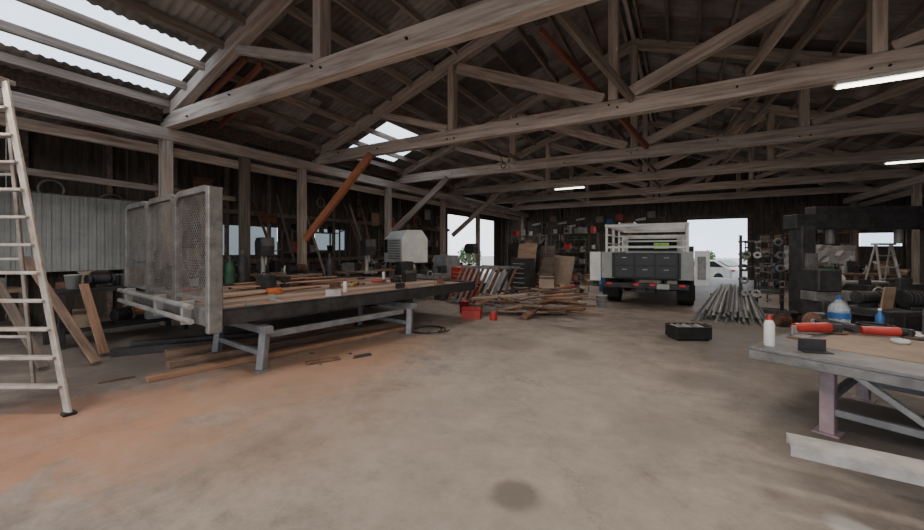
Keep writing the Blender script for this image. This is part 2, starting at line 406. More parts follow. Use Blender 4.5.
def fixture(x,y,z,e,L_=1.25):
    t=thing("fluorescent_or_fill_light",(x,y,z),0,"white twin-tube fluorescent fitting on a roof truss","ceiling light","fluorescent lights")
    part("housing",t,MB().prism([(-.11,0),(.11,0),(.07,.07),(-.07,.07)],-L_/2,L_/2),WHITE)
    for s in (-.045,.045):
        part("tube",t,MB().cyl((-L_/2+.03,s,-.02),(L_/2-.03,s,-.02),.016,n=8),TUBE,bevel=0)
    l=bpy.data.lights.new("lamp",'AREA'); l.shape='RECTANGLE'; l.size=L_; l.size_y=.2; l.energy=e; l.color=(1,.91,.80)
    lo=bpy.data.objects.new("lamp_light",l); lo.location=(0,0,-.06); lo.parent=t; COL.objects.link(lo)
fixture(2.62,8.18,4.175,65,1.0); fixture(5.9,16.1,4.175,65); fixture(-4.0,16.1,4.175,65)
for x in (-5.5,-1.0,3.4):  # unseen fittings above and behind the camera, added as fill light
    fixture(x,.2,4.175,100); fixture(x,-3.8,4.175,105)
for (x,ti,e) in ((-5.4,2,52),(-1.2,2,52),(3,2,52),(-4.6,3,52),(-5,4,52),(1.4,4,52),(1.0,5,52),(-2,6,52)):  # extra fittings added for even light, kept out of sight behind the chords
    fixture(x,TY[ti]+.215,4.48,e)

# ------------------------------------------------------------ generic small things
def pr(*a): return R.choice(a)
def toolbox(p,rz,m=RED,w=.45):
    t=thing("toolbox",p,rz,"small metal toolbox with a carry handle","toolbox")
    part("body",t,MB().box((0,0,.1),(w,.22,.2)),m); part("lid",t,MB().prism([(-.115,.202),(.115,.202),(.08,.26),(-.08,.26)],-w/2,w/2),m)
    part("handle",t,MB().tube([(-.1,0,.26),(-.08,0,.31),(.08,0,.31),(.1,0,.26)],.01),BLACK,bevel=0)
def bucket(p,rz=0,m=WHITE,s=1):
    t=thing("bucket",p,rz,"plastic bucket standing among the clutter","bucket")
    part("body",t,MB().lathe([(.12*s,0),(.15*s,.32*s),(.158*s,.32*s),(.158*s,.34*s),(.14*s,.34*s),(.11*s,.02)],n=20),m,bevel=0,smooth=True)
    part("handle",t,MB().tube([(-.155*s,0,.31*s),(-.12*s,.08*s,.25*s),(0,.16*s,.2*s),(.12*s,.08*s,.25*s),(.155*s,0,.31*s)],.005,6),STEEL,bevel=0)
def paintcan(p,rz=0,m=None,s=1):
    t=thing("paint_can",p,rz,"round metal paint can","can")
    part("body",t,MB().cyl((0,0,0),(0,0,.19*s),.085*s,n=18),m or pr(STEELL,STEEL,WHITED,STEELD)); part("lid",t,MB().cyl((0,0,.19*s),(0,0,.2*s),.075*s,n=18),STEEL)
def cbox(p,rz=0,w=.4,d=.3,h=.3,m=None):
    t=thing("cardboard_box",p,rz,"brown cardboard box with raised flaps","box")
    part("body",t,MB().box((0,0,h/2),(w,d,h)),m or CARD)
    part("flap",t,MB().beam((0,d/2,h),(0,d/2+.1,h+.06),w,.006),m or CARD,bevel=0)
    part("flap",t,MB().beam((0,-d/2,h),(0,-d/2-.08,h+.07),w,.006),m or CARD,bevel=0)
def gascyl(p,m=GREEN,h=1.3):
    t=thing("gas_cylinder",p,0,"tall welding gas cylinder standing upright","gas cylinder")
    part("body",t,MB().lathe([(.11,0),(.115,.03),(.115,h-.2),(.09,h-.08),(.04,h)],n=18),m,bevel=0,smooth=True)
    part("valve",t,MB().cyl((0,0,h),(0,0,h+.1),.02,n=8).cyl((-.05,0,h+.07),(.05,0,h+.07),.015,n=8),STEEL,bevel=0)
def vise(p,rz=0):
    t=thing("bench_vise",p,rz,"steel bench vise bolted on a workbench","vise")
    part("base",t,MB().cyl((0,0,0),(0,0,.05),.09,n=14).box((0,0,.1),(.12,.14,.12)),STEELD)
    part("jaw",t,MB().box((0,-.09,.17),(.16,.05,.1)).box((0,.04,.17),(.16,.08,.1)),STEELD)
    part("handle",t,MB().cyl((0,-.12,.12),(0,-.26,.12),.015,n=8).cyl((-.1,-.25,.12),(.1,-.25,.12),.008,n=6),STEEL,bevel=0)
def grinder(p,rz=0,m=RED,s=1):
    t=thing("angle_grinder",p,rz,"hand-held angle grinder lying on its side","angle grinder"); t.scale=(s,s,s)
    part("body",t,MB().cyl((-.16,0,.05),(.08,0,.05),.032,.038,n=12),m,bevel=0)
    part("head",t,MB().cyl((.08,0,.05),(.17,0,.05),.035,.025,n=12).cyl((.14,0,.02),(.14,0,.075),.03,n=12),STEELD,bevel=0)
    part("disc",t,MB().cyl((.14,0,.015),(.14,0,.02),.062,n=20),RUST,bevel=0)
    part("side_handle",t,MB().cyl((.12,.03,.055),(.12,.14,.07),.014,n=8),BLACK,bevel=0)
def bgrind(p,rz=0):
    t=thing("bench_grinder",p,rz,"bench grinder with two abrasive wheels","bench grinder")
    part("motor",t,MB().cyl((-.12,0,.14),(.12,0,.14),.08,n=16).box((0,0,.03),(.16,.14,.06)),pr(GREEN,STEEL,STEELD))
    for s in(-1,1): part("wheel",t,MB().cyl((s*.15,0,.14),(s*.19,0,.14),.09,n=18),STEELD)
def jerry(p,rz=0,m=RED):
    t=thing("jerry_can",p,rz,"plastic fuel can with spout","fuel can")
    part("body",t,MB().prism([(-.14,0),(.14,0),(.14,.26),(.05,.34),(-.14,.34)],-.09,.09),m,bevel=.02)
    part("cap",t,MB().cyl((0,.09,.3),(0,.14,.36),.025,n=10),BLACK,bevel=0)
def sprayc(p,m=WHITE,cap=RED,s=1):
    t=thing("spray_can",p,0,"upright aerosol spray can","spray can")
    part("body",t,MB().lathe([(.033*s,0),(.035*s,.005),(.035*s,.17*s),(.025*s,.195*s),(.016*s,.2*s)],n=18),m,bevel=0,smooth=True)
    part("cap",t,MB().cyl((0,0,.198*s),(0,0,.235*s),.02*s,.017*s,n=14),cap,bevel=0)
def bottle(p,m=CLEAR,cap=BLUE,s=1):
    t=thing("plastic_bottle",p,0,"small plastic bottle with screw cap","bottle")
    part("body",t,MB().lathe([(.035*s,0),(.04*s,.01),(.04*s,.15*s),(.015*s,.2*s),(.015*s,.22*s)],n=16),m,bevel=0,smooth=True)
    part("cap",t,MB().cyl((0,0,.22*s),(0,0,.245*s),.018*s,n=12),cap,bevel=0)
def motor(p,rz=0):
    t=thing("electric_motor",p,rz,"greasy electric motor with finned casing","motor")
    mb=MB().cyl((-.13,0,.14),(.13,0,.14),.1,n=18)
    for i in range(6): mb.cyl((-.12+i*.045,0,.14),(-.11+i*.045,0,.14),.12,n=18)
    part("casing",t,mb,pr(STEEL,STEELD,STEELD,RUST),bevel=0); part("shaft",t,MB().cyl((.13,0,.14),(.2,0,.14),.02,n=10),STEELL,bevel=0)
    part("foot",t,MB().box((0,0,.02),(.2,.18,.04)),STEELD)
def welder(p,rz=0,m=STEEL):
    t=thing("welding_machine",p,rz,"boxy welding machine with top handle and dials","welder")
    part("case",t,MB().box((0,0,.18),(.26,.4,.36)),m); part("front_panel",t,MB().box((0,-.205,.2),(.22,.01,.28)),BLACK)
    for s in(-.06,.06): part("knob",t,MB().cyl((s,-.21,.26),(s,-.24,.26),.025,n=12),STEELL,bevel=0)
    part("handle",t,MB().tube([(0,-.13,.36),(0,-.11,.42),(0,.11,.42),(0,.13,.36)],.014),BLACK,bevel=0)
def scrap(p,rz=0,l=None):
    m=pr(RUST,STEELD,STEEL,STEELL); l=l or R.uniform(.15,.3)
    mb=MB().box((0,0,.004),(l,.1,.008)).box((0,.048,.05),(l,.008,.1))
    solo("steel_angle_offcut",mb,m,p,rz,"short offcut of steel angle","metal offcut",bevel=0)
def pipeo(p,rz=0,l=None,r=None):
    l=l or R.uniform(.2,.34); r=r or R.uniform(.015,.035)
    solo("steel_pipe",MB().cyl((-l/2,0,r),(l/2,0,r),r,n=10),pr(RUST,STEEL,STEELD),p,rz,"short steel pipe lying flat","pipe",bevel=0)
def reel(p,rz=0):
    t=thing("cable_coil",p,rz,"coiled cable lying in a loop","cable")
    mb=MB()
    for i in range(4): mb.torus((R.uniform(-.01,.01),R.uniform(-.01,.01),.015+i*.022),.12,.011,n=20,m=6)
    part("coil",t,mb,pr(BLACK,BLACK,ORANGE),bevel=0)
def rollers(p,rz=0):
    solo("sheet_offcut",MB().box((0,0,.15),(.26,.02,.3),(.12,0,0)),pr(WHITED,RUST,PLY,STEEL,RED),p,rz,"small upright offcut panel among clutter","panel",bevel=0)
GENS=[lambda p,r:toolbox(p,r,pr(STEEL,STEEL,STEELD,BLACK,RED),.32),lambda p,r:paintcan(p,r),lambda p,r:vise(p,r),lambda p,r:grinder(p,r,pr(RED,STEEL,GREEN)),
 lambda p,r:bgrind(p,r),lambda p,r:motor(p,r),lambda p,r:cbox(p,r,R.uniform(.22,.3),R.uniform(.18,.26),R.uniform(.15,.3)),lambda p,r:scrap(p,r),
 lambda p,r:pipeo(p,r),lambda p,r:reel(p,r),lambda p,r:bottle(p,pr(WHITE,BLUE,STEELD,CLEAR),pr(RED,BLUE,BLACK)),lambda p,r:sprayc(p,pr(WHITE,RED,BLUE,BLACK),pr(WHITE,RED)),
 lambda p,r:jerry(p,r,pr(RED,BLACK,STEELD)),lambda p,r:bucket(p,r,pr(WHITED,BLACK,STEELD),.7),lambda p,r:welder(p,r,pr(STEELD,STEEL,STEELD)),
 lambda p,r:cbox(p,r,.28,.24,R.uniform(.2,.35),pr(STEELD,PLY,TIMBERD,WHITED)),lambda p,r:motor(p,r),lambda p,r:paintcan(p,r,pr(STEELD,BLACK)),lambda p,r:rollers(p,r),lambda p,r:rollers(p,r)]
def fill(loc,rz,L_,D,z,n,rows=1,gens=None,skip=0):
    c,s=math.cos(rz),math.sin(rz); gens=gens or GENS
    n=max(1,min(n,int(L_/.34)))
    o=q((loc[0],loc[1],0)); sv=REMAP[0]; REMAP[0]=False
    for r in range(rows):
        for i in range(n):
            if R.random()<skip: continue
            x=-L_/2+(i+.5)*L_/n; y=(r+.5)*D/rows-D/2
            gens[R.randrange(len(gens))]((o[0]+c*x-s*y,o[1]+s*x+c*y,z),rz+R.uniform(-.3,.3))
    REMAP[0]=sv
BIG=GENS+[lambda p,r:cbox(p,r,.36,.3,.4,pr(CARD,STEELD,PLY)),lambda p,r:welder(p,r,pr(RED,STEELD,STEEL)),lambda p,r:bucket(p,r,pr(WHITED,BLACK,STEEL),1),lambda p,r:motor(p,r)]
def bench(loc,rz,L_=2,D=.75,Hh=.9,mt=None,label="timber workbench with a lower shelf crowded with tools",n=5,rows=1,under=3,leg=None):
    t=thing("workbench",loc,rz,label,"workbench")
    part("top",t,MB().box((0,0,Hh-.03),(L_,D,.06)),mt or PLY)
    for sx in(-1,1):
        for sy in(-1,1):
            part("leg",t,MB().box((sx*(L_/2-.06),sy*(D/2-.06),(Hh-.06)/2),(.08,.08,Hh-.06)),leg or TIMBERD)
    part("shelf",t,MB().box((0,0,.25),(L_-.14,D-.06,.03)),leg or TIMBERD)
    if n: fill(loc,rz,L_-.15,D-.2,Hh+loc[2],n,rows)
    if under: fill(loc,rz,L_-.35,D-.3,.265+loc[2],under,1)
def shelving(loc,rz,W=1.6,D=.5,Hh=2.1,levels=4,m=STEELD,n=4):
    t=thing("shelving_unit",loc,rz,"open steel shelving unit packed with workshop parts","shelving")
    for sx in(-1,1):
        for sy in(-1,1): part("upright",t,MB().box((sx*W/2,sy*D/2,Hh/2),(.05,.05,Hh)),m)
    for k in range(levels):
        z=.12+k*(Hh-.2)/(levels-1)
        part("shelf",t,MB().box((0,0,z),(W-.05,D,.03)),m)
        fill(loc,rz,W-.1,D-.15,z+.015,n,1)

# ------------------------------------------------------------ flatbed on trestles
A=(-4.90,2.565); FB=-.1346
fb=thing("flatbed_truck_body",(A[0],A[1],0),FB,"steel truck flatbed with mesh headboard and timber deck on trestles","truck bed")
BL,BW=5.46,3.8
for x in (0-.04,-BW+.04):
    part("side_rail",fb,MB().box((x,BL/2,.77),(.08,BL,.2)).box((x+(.03 if x>-1 else -.03),BL/2,.865),(.06,BL,.012)),STEELD)
part("side_rail",fb,MB().box((-BW/2,BL-.04,.77),(BW-.16,.08,.2)),STEELD)
part("side_rail",fb,MB().box((-BW/2,.1,.72),(BW-.16,.08,.16)),PRIMER)
for x in (-1.3,-2.5): part("chassis_beam",fb,MB().box((x,BL/2,.66),(.1,BL-.2,.14)),STEELD)
for i in range(11): part("cross_member",fb,MB().box((-BW/2,.36+i*.48,.74),(BW-.2,.06,.08)),STEELD)
x=-.09; k=0
while x>-BW+.2:
    w=.19
    beamobj("deck_plank",(x-w/2,.15,.815),(x-w/2,BL-.1,.815),w-.012,.045,DECK if k%5 else PURL,fb); x-=w; k+=1
hb=part("headboard",fb,MB().box((-BW/2,0,.78),(BW,.1,.22)),STEEL,label="tall expanded-mesh steel headboard frame")
HB0,HB1=.66,2.36
pw=BW/3
for i in range(3):
    x0=-i*pw-.03; x1=-(i+1)*pw+.03
    fr=MB(); r=.14
    pts=[(x0,0,HB0+.2),(x0,0,HB1-r),(x0-r*.3,0,HB1-r*.3),(x0-r,0,HB1),(x1+r,0,HB1),(x1+r*.3,0,HB1-r*.3),(x1,0,HB1-r),(x1,0,HB0+.2)]
    for a,b in zip(pts[:-1],pts[1:]): fr.beam(a,b,.08,.08)
    fr.beam((x0,0,.98),(x1,0,.98),.05,.05)
    part("mesh_panel_frame",hb,fr,MESHG,bevel=.004)
    ms=MB(); zz0,zz1=.95,HB1-.03; W_=x0-x1; Hh=zz1-zz0; st=.07
    c=-Hh
    while c<W_:
        for sgn in(1,-1):
            ax,az=max(c,0),max(0,-c)
            bx=min(W_,c+Hh); bz=bx-c
            if bx-ax>.02:
                if sgn==1: ms.beam((x1+ax,0,zz0+az),(x1+bx,0,zz0+bz),.005,.007)
                else: ms.beam((x0-ax,0,zz0+az),(x0-bx,0,zz0+bz),.005,.007)
        c+=st
    part("wire_mesh",hb,ms,MESHG,bevel=0)
part("corner_post",hb,MB().box((.02,.0,(HB1+.6)/2),(.10,.16,HB1-.6)),MESHG,bevel=.012)
part("corner_post",hb,MB().box((-BW,0,(HB1+.58)/2),(.09,.1,HB1-.58)),STEEL,bevel=.01)
for z in (.72,.9): part("cross_tube",hb,MB().cyl((-BW+.1,-.14,z),(-.3,-.14,z),.035,n=12),STEELL,bevel=0)
for x in (-BW+.5,-1.7,-.6): part("bracket",hb,MB().box((x,-.08,.8),(.07,.14,.3)),STEELL)
def fbw(x,y):
    c,s=math.cos(FB),math.sin(FB); return (A[0]+c*x-s*y, A[1]+s*x+c*y)
for yy in (.62,3.35):
    px,py=fbw(0,yy)
    t=thing("steel_trestle",(px,py,0),FB,"grey steel trestle with splayed legs carrying the flatbed","trestle","flatbed trestles")
    part("top_beam",t,MB().box((-.75,0,.54),(1.7,.12,.1)),PRIMER)
    for x in (-.02,-1.45):
        part("leg",t,MB().beam((x+.0,.0,.5),(x+.03,-.06,.02),.1,.1).box((x+.03,-.06,.01),(.16,.16,.02)),PRIMER)
    part("stretcher",t,MB().box((-.73,-.03,.22),(1.35,.05,.07)),PRIMER)
for xx in (-.12,-1.4):
    a=fbw(xx,.72);b=fbw(xx,3.25)
    beamobj("tie_beam",(a[0],a[1],.44),(b[0],b[1],.44),.08,.09,PRIMER,label="long grey steel beam joining the trestles",cat="steel beam",group="trestle ties")
def on_deck(x,y,z=.84): p=fbw(x,y); return (p[0],p[1],z)
DI=[scrap,pipeo,grinder,scrap,reel,pipeo,scrap,lambda p,r:toolbox(p,r,STEELD,.3),lambda p,r:sprayc(p),lambda p,r:vise(p,r),scrap,lambda p,r:paintcan(p,r,STEELD,.8),lambda p,r:grinder(p,r,YELLOW)]
k=0
for iy in range(11):
    for ix in range(3):
        if R.random()<.35: continue
        DI[k%13](on_deck(-.4-ix*1.15+R.uniform(-.25,.25),.6+iy*.42+R.uniform(-.08,.08)),R.uniform(0,3)); k+=1
for i in range(5):
    a=on_deck(-R.uniform(.8,2.9),R.uniform(.5,2.7)); an=FB+math.pi/2+R.uniform(-.25,.25); l=R.uniform(1.2,2.4); z=.86+i*.031
    beamobj("loose_plank",(a[0],a[1],z),(a[0]+l*math.cos(an),a[1]+l*math.sin(an),z),.12,.028,PLANK,label="loose brown plank lying on the flatbed deck",cat="plank",group="loose planks on deck")

REMAP[0]=True
def floorbeam(p0,p1,w,h,m,label,cat="timber beam",name="timber_beam",z=0):
    return beamobj(name,(p0[0],p0[1],z+h/2),(p1[0],p1[1],z+h/2),w,h,m,label=label,cat=cat)
floorbeam((-5.75,2.85),(-4.9,7.3),.12,.07,PLANK,"long brown board on the floor beside the trestles")
floorbeam((-6.15,3.3),(-5.35,7.6),.14,.1,DECK,"long grey-brown timber under the flatbed")
floorbeam((-7.6,3.3),(-6.7,4.6),.12,.12,STEELD,"dark steel beam on the floor under the headboard","steel beam","steel_beam")
floorbeam((-7.9,3.7),(-6.8,5.2),.14,.12,STEELD,"dark steel beam on the floor under the headboard","steel beam","steel_beam")
floorbeam((-6.75,3.6),(-6.1,6.9),.15,.12,DECK,"reddish timber lying under the flatbed")
floorbeam((-4.65,4.3),(-4.45,4.75),.13,.035,RUST,"short rusty offcut lying on the concrete","offcut","board_offcut")
floorbeam((-4.3,4.9),(-4.2,5.15),.08,.03,STEELD,"small dark offcut on the concrete","offcut","board_offcut")
floorbeam((-6.2,2.55),(-6.1,2.9),.03,.02,RUST,"thin rusty bar on the concrete","offcut","bar_offcut")
solo("air_hose",MB().tube([(.25*math.cos(k*.45)*(1+.03*k),.35*math.sin(k*.45),.012+.001*k) for k in range(30)],.011,6),BLACK,(-4.45,7.2,0),0,"thin black air hose looped on the floor","hose",bevel=0)

# ------------------------------------------------------------ tall stepladder
ld=thing("step_ladder",(-5.28,1.94,0),0,"tall dusty aluminium stepladder with wide treads","ladder")
cl=Vector((-.8701,-.4929,0))
f1=Vector((0,0,0)); t1=Vector((-.78,-.26,3.3)); f2=cl*.95; t2=t1+cl*.36
def lrp(a,b,t): return a+(b-a)*t
for a,b in ((f1,t1),(f2,t2)):
    part("side_rail",ld,MB().beam(a,b,.03,.075),LADDER)
    part("foot",ld,MB().box((a.x,a.y,.015),(.09,.1,.03)),RUBBER)
for k in range(1,12):
    t=k/12; part("step",ld,MB().beam(lrp(f1,t1,t),lrp(f2,t2,t),.10,.028),LADDER)
bk=Vector((-1.5,.1,0))
for a,b in ((f1+bk,t1),(f2+bk,t2)): part("rear_leg",ld,MB().beam(a,b,.03,.05),LADDER)
for k in (2,5,8): t=k/11; part("rear_brace",ld,MB().beam(lrp(f1+bk,t1,t),lrp(f2+bk,t2,t),.03,.03),LADDER)
part("top_cap",ld,MB().beam(t1+Vector((0,0,.02)),t2+Vector((0,0,.02)),.2,.05),LADDER)
for i,(fx,fy,tx,ty,tz) in enumerate([(-7.2,2.95,-8.75,2.7,1.5),(-7.5,2.5,-8.95,2.2,1.8),(-7.7,3.25,-8.6,3.35,1.05)]):
    beamobj("leaning_board",(fx,fy,.04),(tx,ty,tz),.12,.035,[DECK,TIMBERD,PLANK][i],label="wooden board leaning against the workbench",cat="board",group="leaning boards")

# ------------------------------------------------------------ left side bay (building coordinates)
REMAP[0]=False
bench((-9.0,3.1,0),math.pi/2,1.9,.8,.95,STEELD,"dark heavy workbench piled with machine parts",6,2,3,STEELD)
bench((-10.7,.9,0),math.pi/2,2.6,.8,.9,n=6)
t=thing("white_sheet_panel",(-11.25,2.9,0),math.pi/2,"large dusty white corrugated sheet standing against the wall","panel")
mb=MB()
for i in range(26): mb.box((-1.75+i*.14,0,1.95),(.07,.04,1.6)); mb.box((-1.68+i*.14,.015,1.95),(.07,.03,1.6))
part("sheet",t,mb,WHITED)
for x in(-1.5,1.6): part("support_frame",t,MB().box((x,.06,1.35),(.06,.06,2.7)),TIMBERD)
bench((-9.1,6.9,0),math.pi/2,1.1,.8,.95,n=6,rows=2)
bench((-9.0,9.4,0),math.pi/2,2.2,.8,.95,n=8,rows=2)
bench((-10.6,12.0,0),math.pi/2,2.4,.8,.95,n=7,rows=2)
bench((-10.6,7.0,0),math.pi/2,2.4,.8,.95,n=7,rows=2)
bench((-8.6,14.2,0),math.pi/2,1.6,.8,.95,n=7,rows=2)
for y,hh in ((9.2,2.3),(13.9,2.6),(16.4,2.7),(5.0,1.4)): shelving((-11.25,y,0),math.pi/2,2.0,.5,hh,4,TIMBERD,5)
gascyl((-9.15,5.45,0),STEELD,1.5); gascyl((-9.15,5.15,0),GREEN,1.35); gascyl((-9.0,7.95,0),STEELD,1.4)
def drillpress(p,rz,m=GREEN):
    t=thing("drill_press",p,rz,"floor-standing drill press with belt head","drill press")
    part("base",t,MB().box((0,0,.04),(.45,.6,.08)),STEELD); part("column",t,MB().cyl((0,.15,.08),(0,.15,1.75),.05,n=14),STEELL,bevel=0)
    part("table",t,MB().box((0,-.1,.95),(.4,.4,.04)).box((0,.1,.92),(.12,.2,.08)),STEEL)
    part("head",t,MB().prism([(-.3,1.45),(.3,1.45),(.35,1.8),(.2,1.9),(-.3,1.9),(-.35,1.7)],-.15,.15),m,bevel=.015)
    part("chuck",t,MB().cyl((0,-.15,1.45),(0,-.15,1.25),.03,.02,n=12),STEELL,bevel=0)
    part("feed_handle",t,MB().tube([(.15,-.1,1.55),(.3,-.25,1.62)],.01).tube([(.15,-.1,1.55),(.25,0,1.4)],.01),STEEL,bevel=0)
drillpress((-8.75,5.75,0),1.2,STEELD); drillpress((-8.4,15.7,0),1.2,STEELD); drillpress((-7.9,8.4,0),1.0,STEELD)
def lathe_machine(p,rz,m=GREEN):
    t=thing("metal_lathe",p,rz,"old metal lathe with headstock and tailstock","lathe")
    for x in(-.7,.7): part("pedestal",t,MB().box((x,0,.35),(.35,.45,.7)),m,bevel=.015)
    part("bed",t,MB().box((0,0,.78),(1.9,.3,.16)),STEEL)
    part("headstock",t,MB().box((-.7,0,1.06),(.42,.36,.4)),m,bevel=.02)
    part("chuck",t,MB().cyl((-.49,0,1.06),(-.38,0,1.06),.12,n=18),STEELL,bevel=0)
    part("tailstock",t,MB().box((.7,0,.98),(.22,.2,.24)).cyl((.6,0,1.06),(.45,0,1.06),.03,n=10),m)
    part("carriage",t,MB().box((.05,-.02,.92),(.3,.42,.12)).box((.05,-.02,1.02),(.12,.12,.1)),STEELD)
    part("handwheel",t,MB().torus((.05,-.25,.86),.09,.012,rot=(math.pi/2,0,0)),STEELL,bevel=0)
lathe_machine((-6.9,9.8,0),1.2,STEELD)
def tool_chest(p,rz,m=RED,h=1.3):
    t=thing("tool_chest",p,rz,"rolling tool chest with rows of drawers","tool chest")
    b=part("body",t,MB().box((0,0,h/2+.05),(.75,.48,h-.1)),m,bevel=.01)
    for k in range(6):
        d=part("drawer",t,MB().box((0,-.25,.2+k*(h-.25)/6),(.68,.03,(h-.3)/6-.02)),m)
        part("handle",d,MB().box((0,-.275,.22+k*(h-.25)/6),(.5,.02,.02)),STEELL)
    for x in(-.3,.3): part("caster",t,MB().cyl((x,-.02,.05),(x,.02,.05),.05,n=12),RUBBER,bevel=0)
tool_chest((-6.1,10.9,0),-.35,RED,1.05); tool_chest((-5.1,13.6,0),-.3,STEELD,1.3)
def engine_hoist(p,rz,m=RED):
    t=thing("engine_hoist",p,rz,"shop engine hoist with raised boom and chain","engine hoist")
    for s in(-1,1): part("floor_leg",t,MB().beam((s*.25,0,.1),(s*.4,-1.2,.1),.08,.08),m)
    part("mast",t,MB().box((0,.1,.85),(.1,.12,1.6)),m); part("base_bar",t,MB().box((0,.1,.1),(.8,.1,.1)),m)
    part("boom",t,MB().beam((0,.15,1.6),(0,-1.1,2.05),.08,.1),m)
    part("ram",t,MB().cyl((0,.02,.7),(0,-.4,1.72),.04,n=12),STEELD,bevel=0)
    part("chain",t,MB().cyl((0,-1.08,2.0),(0,-1.08,1.5),.012,n=6),STEEL,bevel=0)
engine_hoist((-5.2,15.6,0),.6,STEELD)
for i in range(11):
    y=9+R.uniform(-4.5,6)
    beamobj("leaning_stock",(-10.3+R.uniform(0,.2),y,.03),(-11.6,y+R.uniform(-.3,.3),R.uniform(2.6,3.7)),.09,.04,pr(PLANK,TIMBERD,PURL,RUST),label="long length of stock leaning on the side bay wall",cat="stock",group="leaning stock")
for i in range(18):
    y=.8+i*1.0; z=R.uniform(2.5,3.5)
    if R.randrange(2): solo("hanging_coil",MB().torus((0,0,0),R.uniform(.15,.28),.025,rot=(0,math.pi/2,0)),pr(BLACK,ORANGE,STEEL,RUST),(OL+.25,y,z),0,"coil of hose hung on the side bay wall","hose coil",bevel=0)
    else: solo("hanging_panel_board",MB().box((0,0,0),(.03,.5,R.uniform(.3,.6))),pr(WHITED,PLY,STEEL,RUST),(OL+.2,y,z),0,"small painted board fixed on the side bay wall","board")
# crowded floor areas
fill((-7.6,10.9,0),.6,1.6,1.6,0.001,4,4,BIG,.15)
fill((-4.3,12.2,0),.1,1.7,1.5,0.001,4,3,BIG,.2)
fill((-3.9,14.6,0),-.1,1.8,2.2,0.001,4,5,BIG,.2)
fill((-6.9,12.9,0),-.1,1.2,1.5,0.001,3,3,BIG,.1)
fill((-4.3,18.6,0),0,3.2,1.8,0.001,8,4,BIG,.2)
REMAP[0]=True
t=thing("white_utility_canopy",(-9.0,13.0,0),-.5,"white steel canopy box with slatted louvre side on a stand","canopy")
part("shell",t,MB().prism([(-.5,1.15),(.5,1.15),(.5,2.0),(.28,2.3),(-.28,2.3),(-.5,2.0)],-.85,.85),WHITE,bevel=.02)
mb=MB()
for i in range(8): mb.box((.2,-.52,1.3+i*.09),(1.1,.03,.05),(.4,0,0))
part("louvre",t,mb,WHITED)
part("window",t,MB().box((-.62,-.51,1.75),(.3,.02,.5)),GLASSD)
for x in(-.75,.75):
    for y in(-.38,.38): part("leg",t,MB().box((x,y,.57),(.08,.08,1.15)),STEELD)
def cabinet(p,rz,w=.8,d=.5,h=1.4,m=PRIMER):
    t=thing("steel_cabinet",p,rz,"upright grey steel storage cabinet with two doors","cabinet")
    part("body",t,MB().box((0,0,h/2),(w,d,h)),m)
    for s in(-1,1):
        dr=part("door",t,MB().box((s*w/4,-d/2-.01,h/2),(w/2-.02,.02,h-.08)),m)
        part("handle",dr,MB().box((s*.04,-d/2-.035,h*.55),(.02,.03,.12)),STEELD)
cabinet((-7.4,13.2,0),-.4,.8,.5,1.42); cabinet((-6.3,18.0,0),-.3,1.0,.5,1.9,STEELD)
for i in range(3):
    t=thing("slatted_steel_frame",(-5.5+.16*i,10.9+.42*i,0),-.35,"slatted steel frame leaning in a stack","steel frame","slatted steel frames")
    for k in range(7): part("slat",t,MB().beam((-.75+k*.22,0,.05),(-.35+k*.22,.25,1.1),.04,.07),pr(STEEL,STEELD,RUST))
    part("rail",t,MB().beam((-.85,0,.06),(.75,0,.06),.06,.06),STEEL); part("rail",t,MB().beam((-.45,.25,1.1),(1.1,.25,1.1),.06,.06),STEEL)
for i in range(3):
    w=R.uniform(.8,1.2); h=R.uniform(1.3,1.9)
    solo("plywood_sheet",MB().box((0,0,h/2),(w,.02,h)),[PLY,TIMBERD,CARD][i],(-5.7+.6*i,16.6+.5*i,.02),0,"brown plywood sheet leaning upright","plywood","leaning plywood sheets",rot=(-.2,R.uniform(-.12,.12),-.3+R.uniform(-.2,.2)))
for i,(x,y) in enumerate([(-6.6,19.8),(-4.4,21.5),(-3.0,24.0),(-5.6,25.0),(-7.6,22.5)]): shelving((x,y,0),-.3+R.uniform(-.2,.2),1.8,.6,R.uniform(2.0,2.9),4,pr(STEELD,TIMBERD,RUST),5)
REMAP[0]=False
bench((-2.0,25.5,0),0,3.2,.8,.95,n=9); shelving((-6.5,26.4,0),0,2.5,.5,2.8,5,TIMBERD,7); shelving((-2.6,26.5,0),0,2.5,.4,3.0,5,TIMBERD,7)
for i in range(14):
    x=-9+i*.62; z=R.uniform(3.1,3.9)
    w_=R.randrange(3)
    if w_==0: solo("hanging_coil",MB().torus((0,0,0),.2,.03,rot=(math.pi/2,0,0)),pr(BLACK,ORANGE,STEEL),(x,YB-.25,z),0,"coil of hose hung on the back wall","hose coil",bevel=0)
    elif w_==1: solo("hanging_saw",MB().prism([(-.3,0),(.3,-.06),(.3,.06),(-.3,.16)],-.005,.005),STEELL,(x,YB-.24,z),math.pi/2,"hand saw hung on the back wall","saw",bevel=0)
    else: solo("hanging_board",MB().box((0,0,0),(.45,.03,.4)),pr(WHITED,RED,BLUE,STEEL,PLY),(x,YB-.2,z),0,"small painted board fixed on the back wall","board")
REMAP[0]=True
for i in range(46):
    x=R.uniform(-4.4,-2.3); y=R.uniform(9.6,12.6); an=R.choice([-.6,-.3,.15,.4,1.3])+R.uniform(-.2,.2); l=R.uniform(.6,1.8)
    z=.03+(i//8)*.08+R.uniform(0,.02); dx,dy=math.cos(an)*l/2,math.sin(an)*l/2
    beamobj("scrap_timber",(x-dx,y-dy,z),(x+dx,y+dy,z+R.choice([0,.0,.16])),R.uniform(.06,.2),R.uniform(.03,.06),pr(PLANK,DECK,PLY,PURL,RUST,STEELD),label="loose scrap timber in a heap on the floor",cat="scrap timber",group="scrap timber heap")
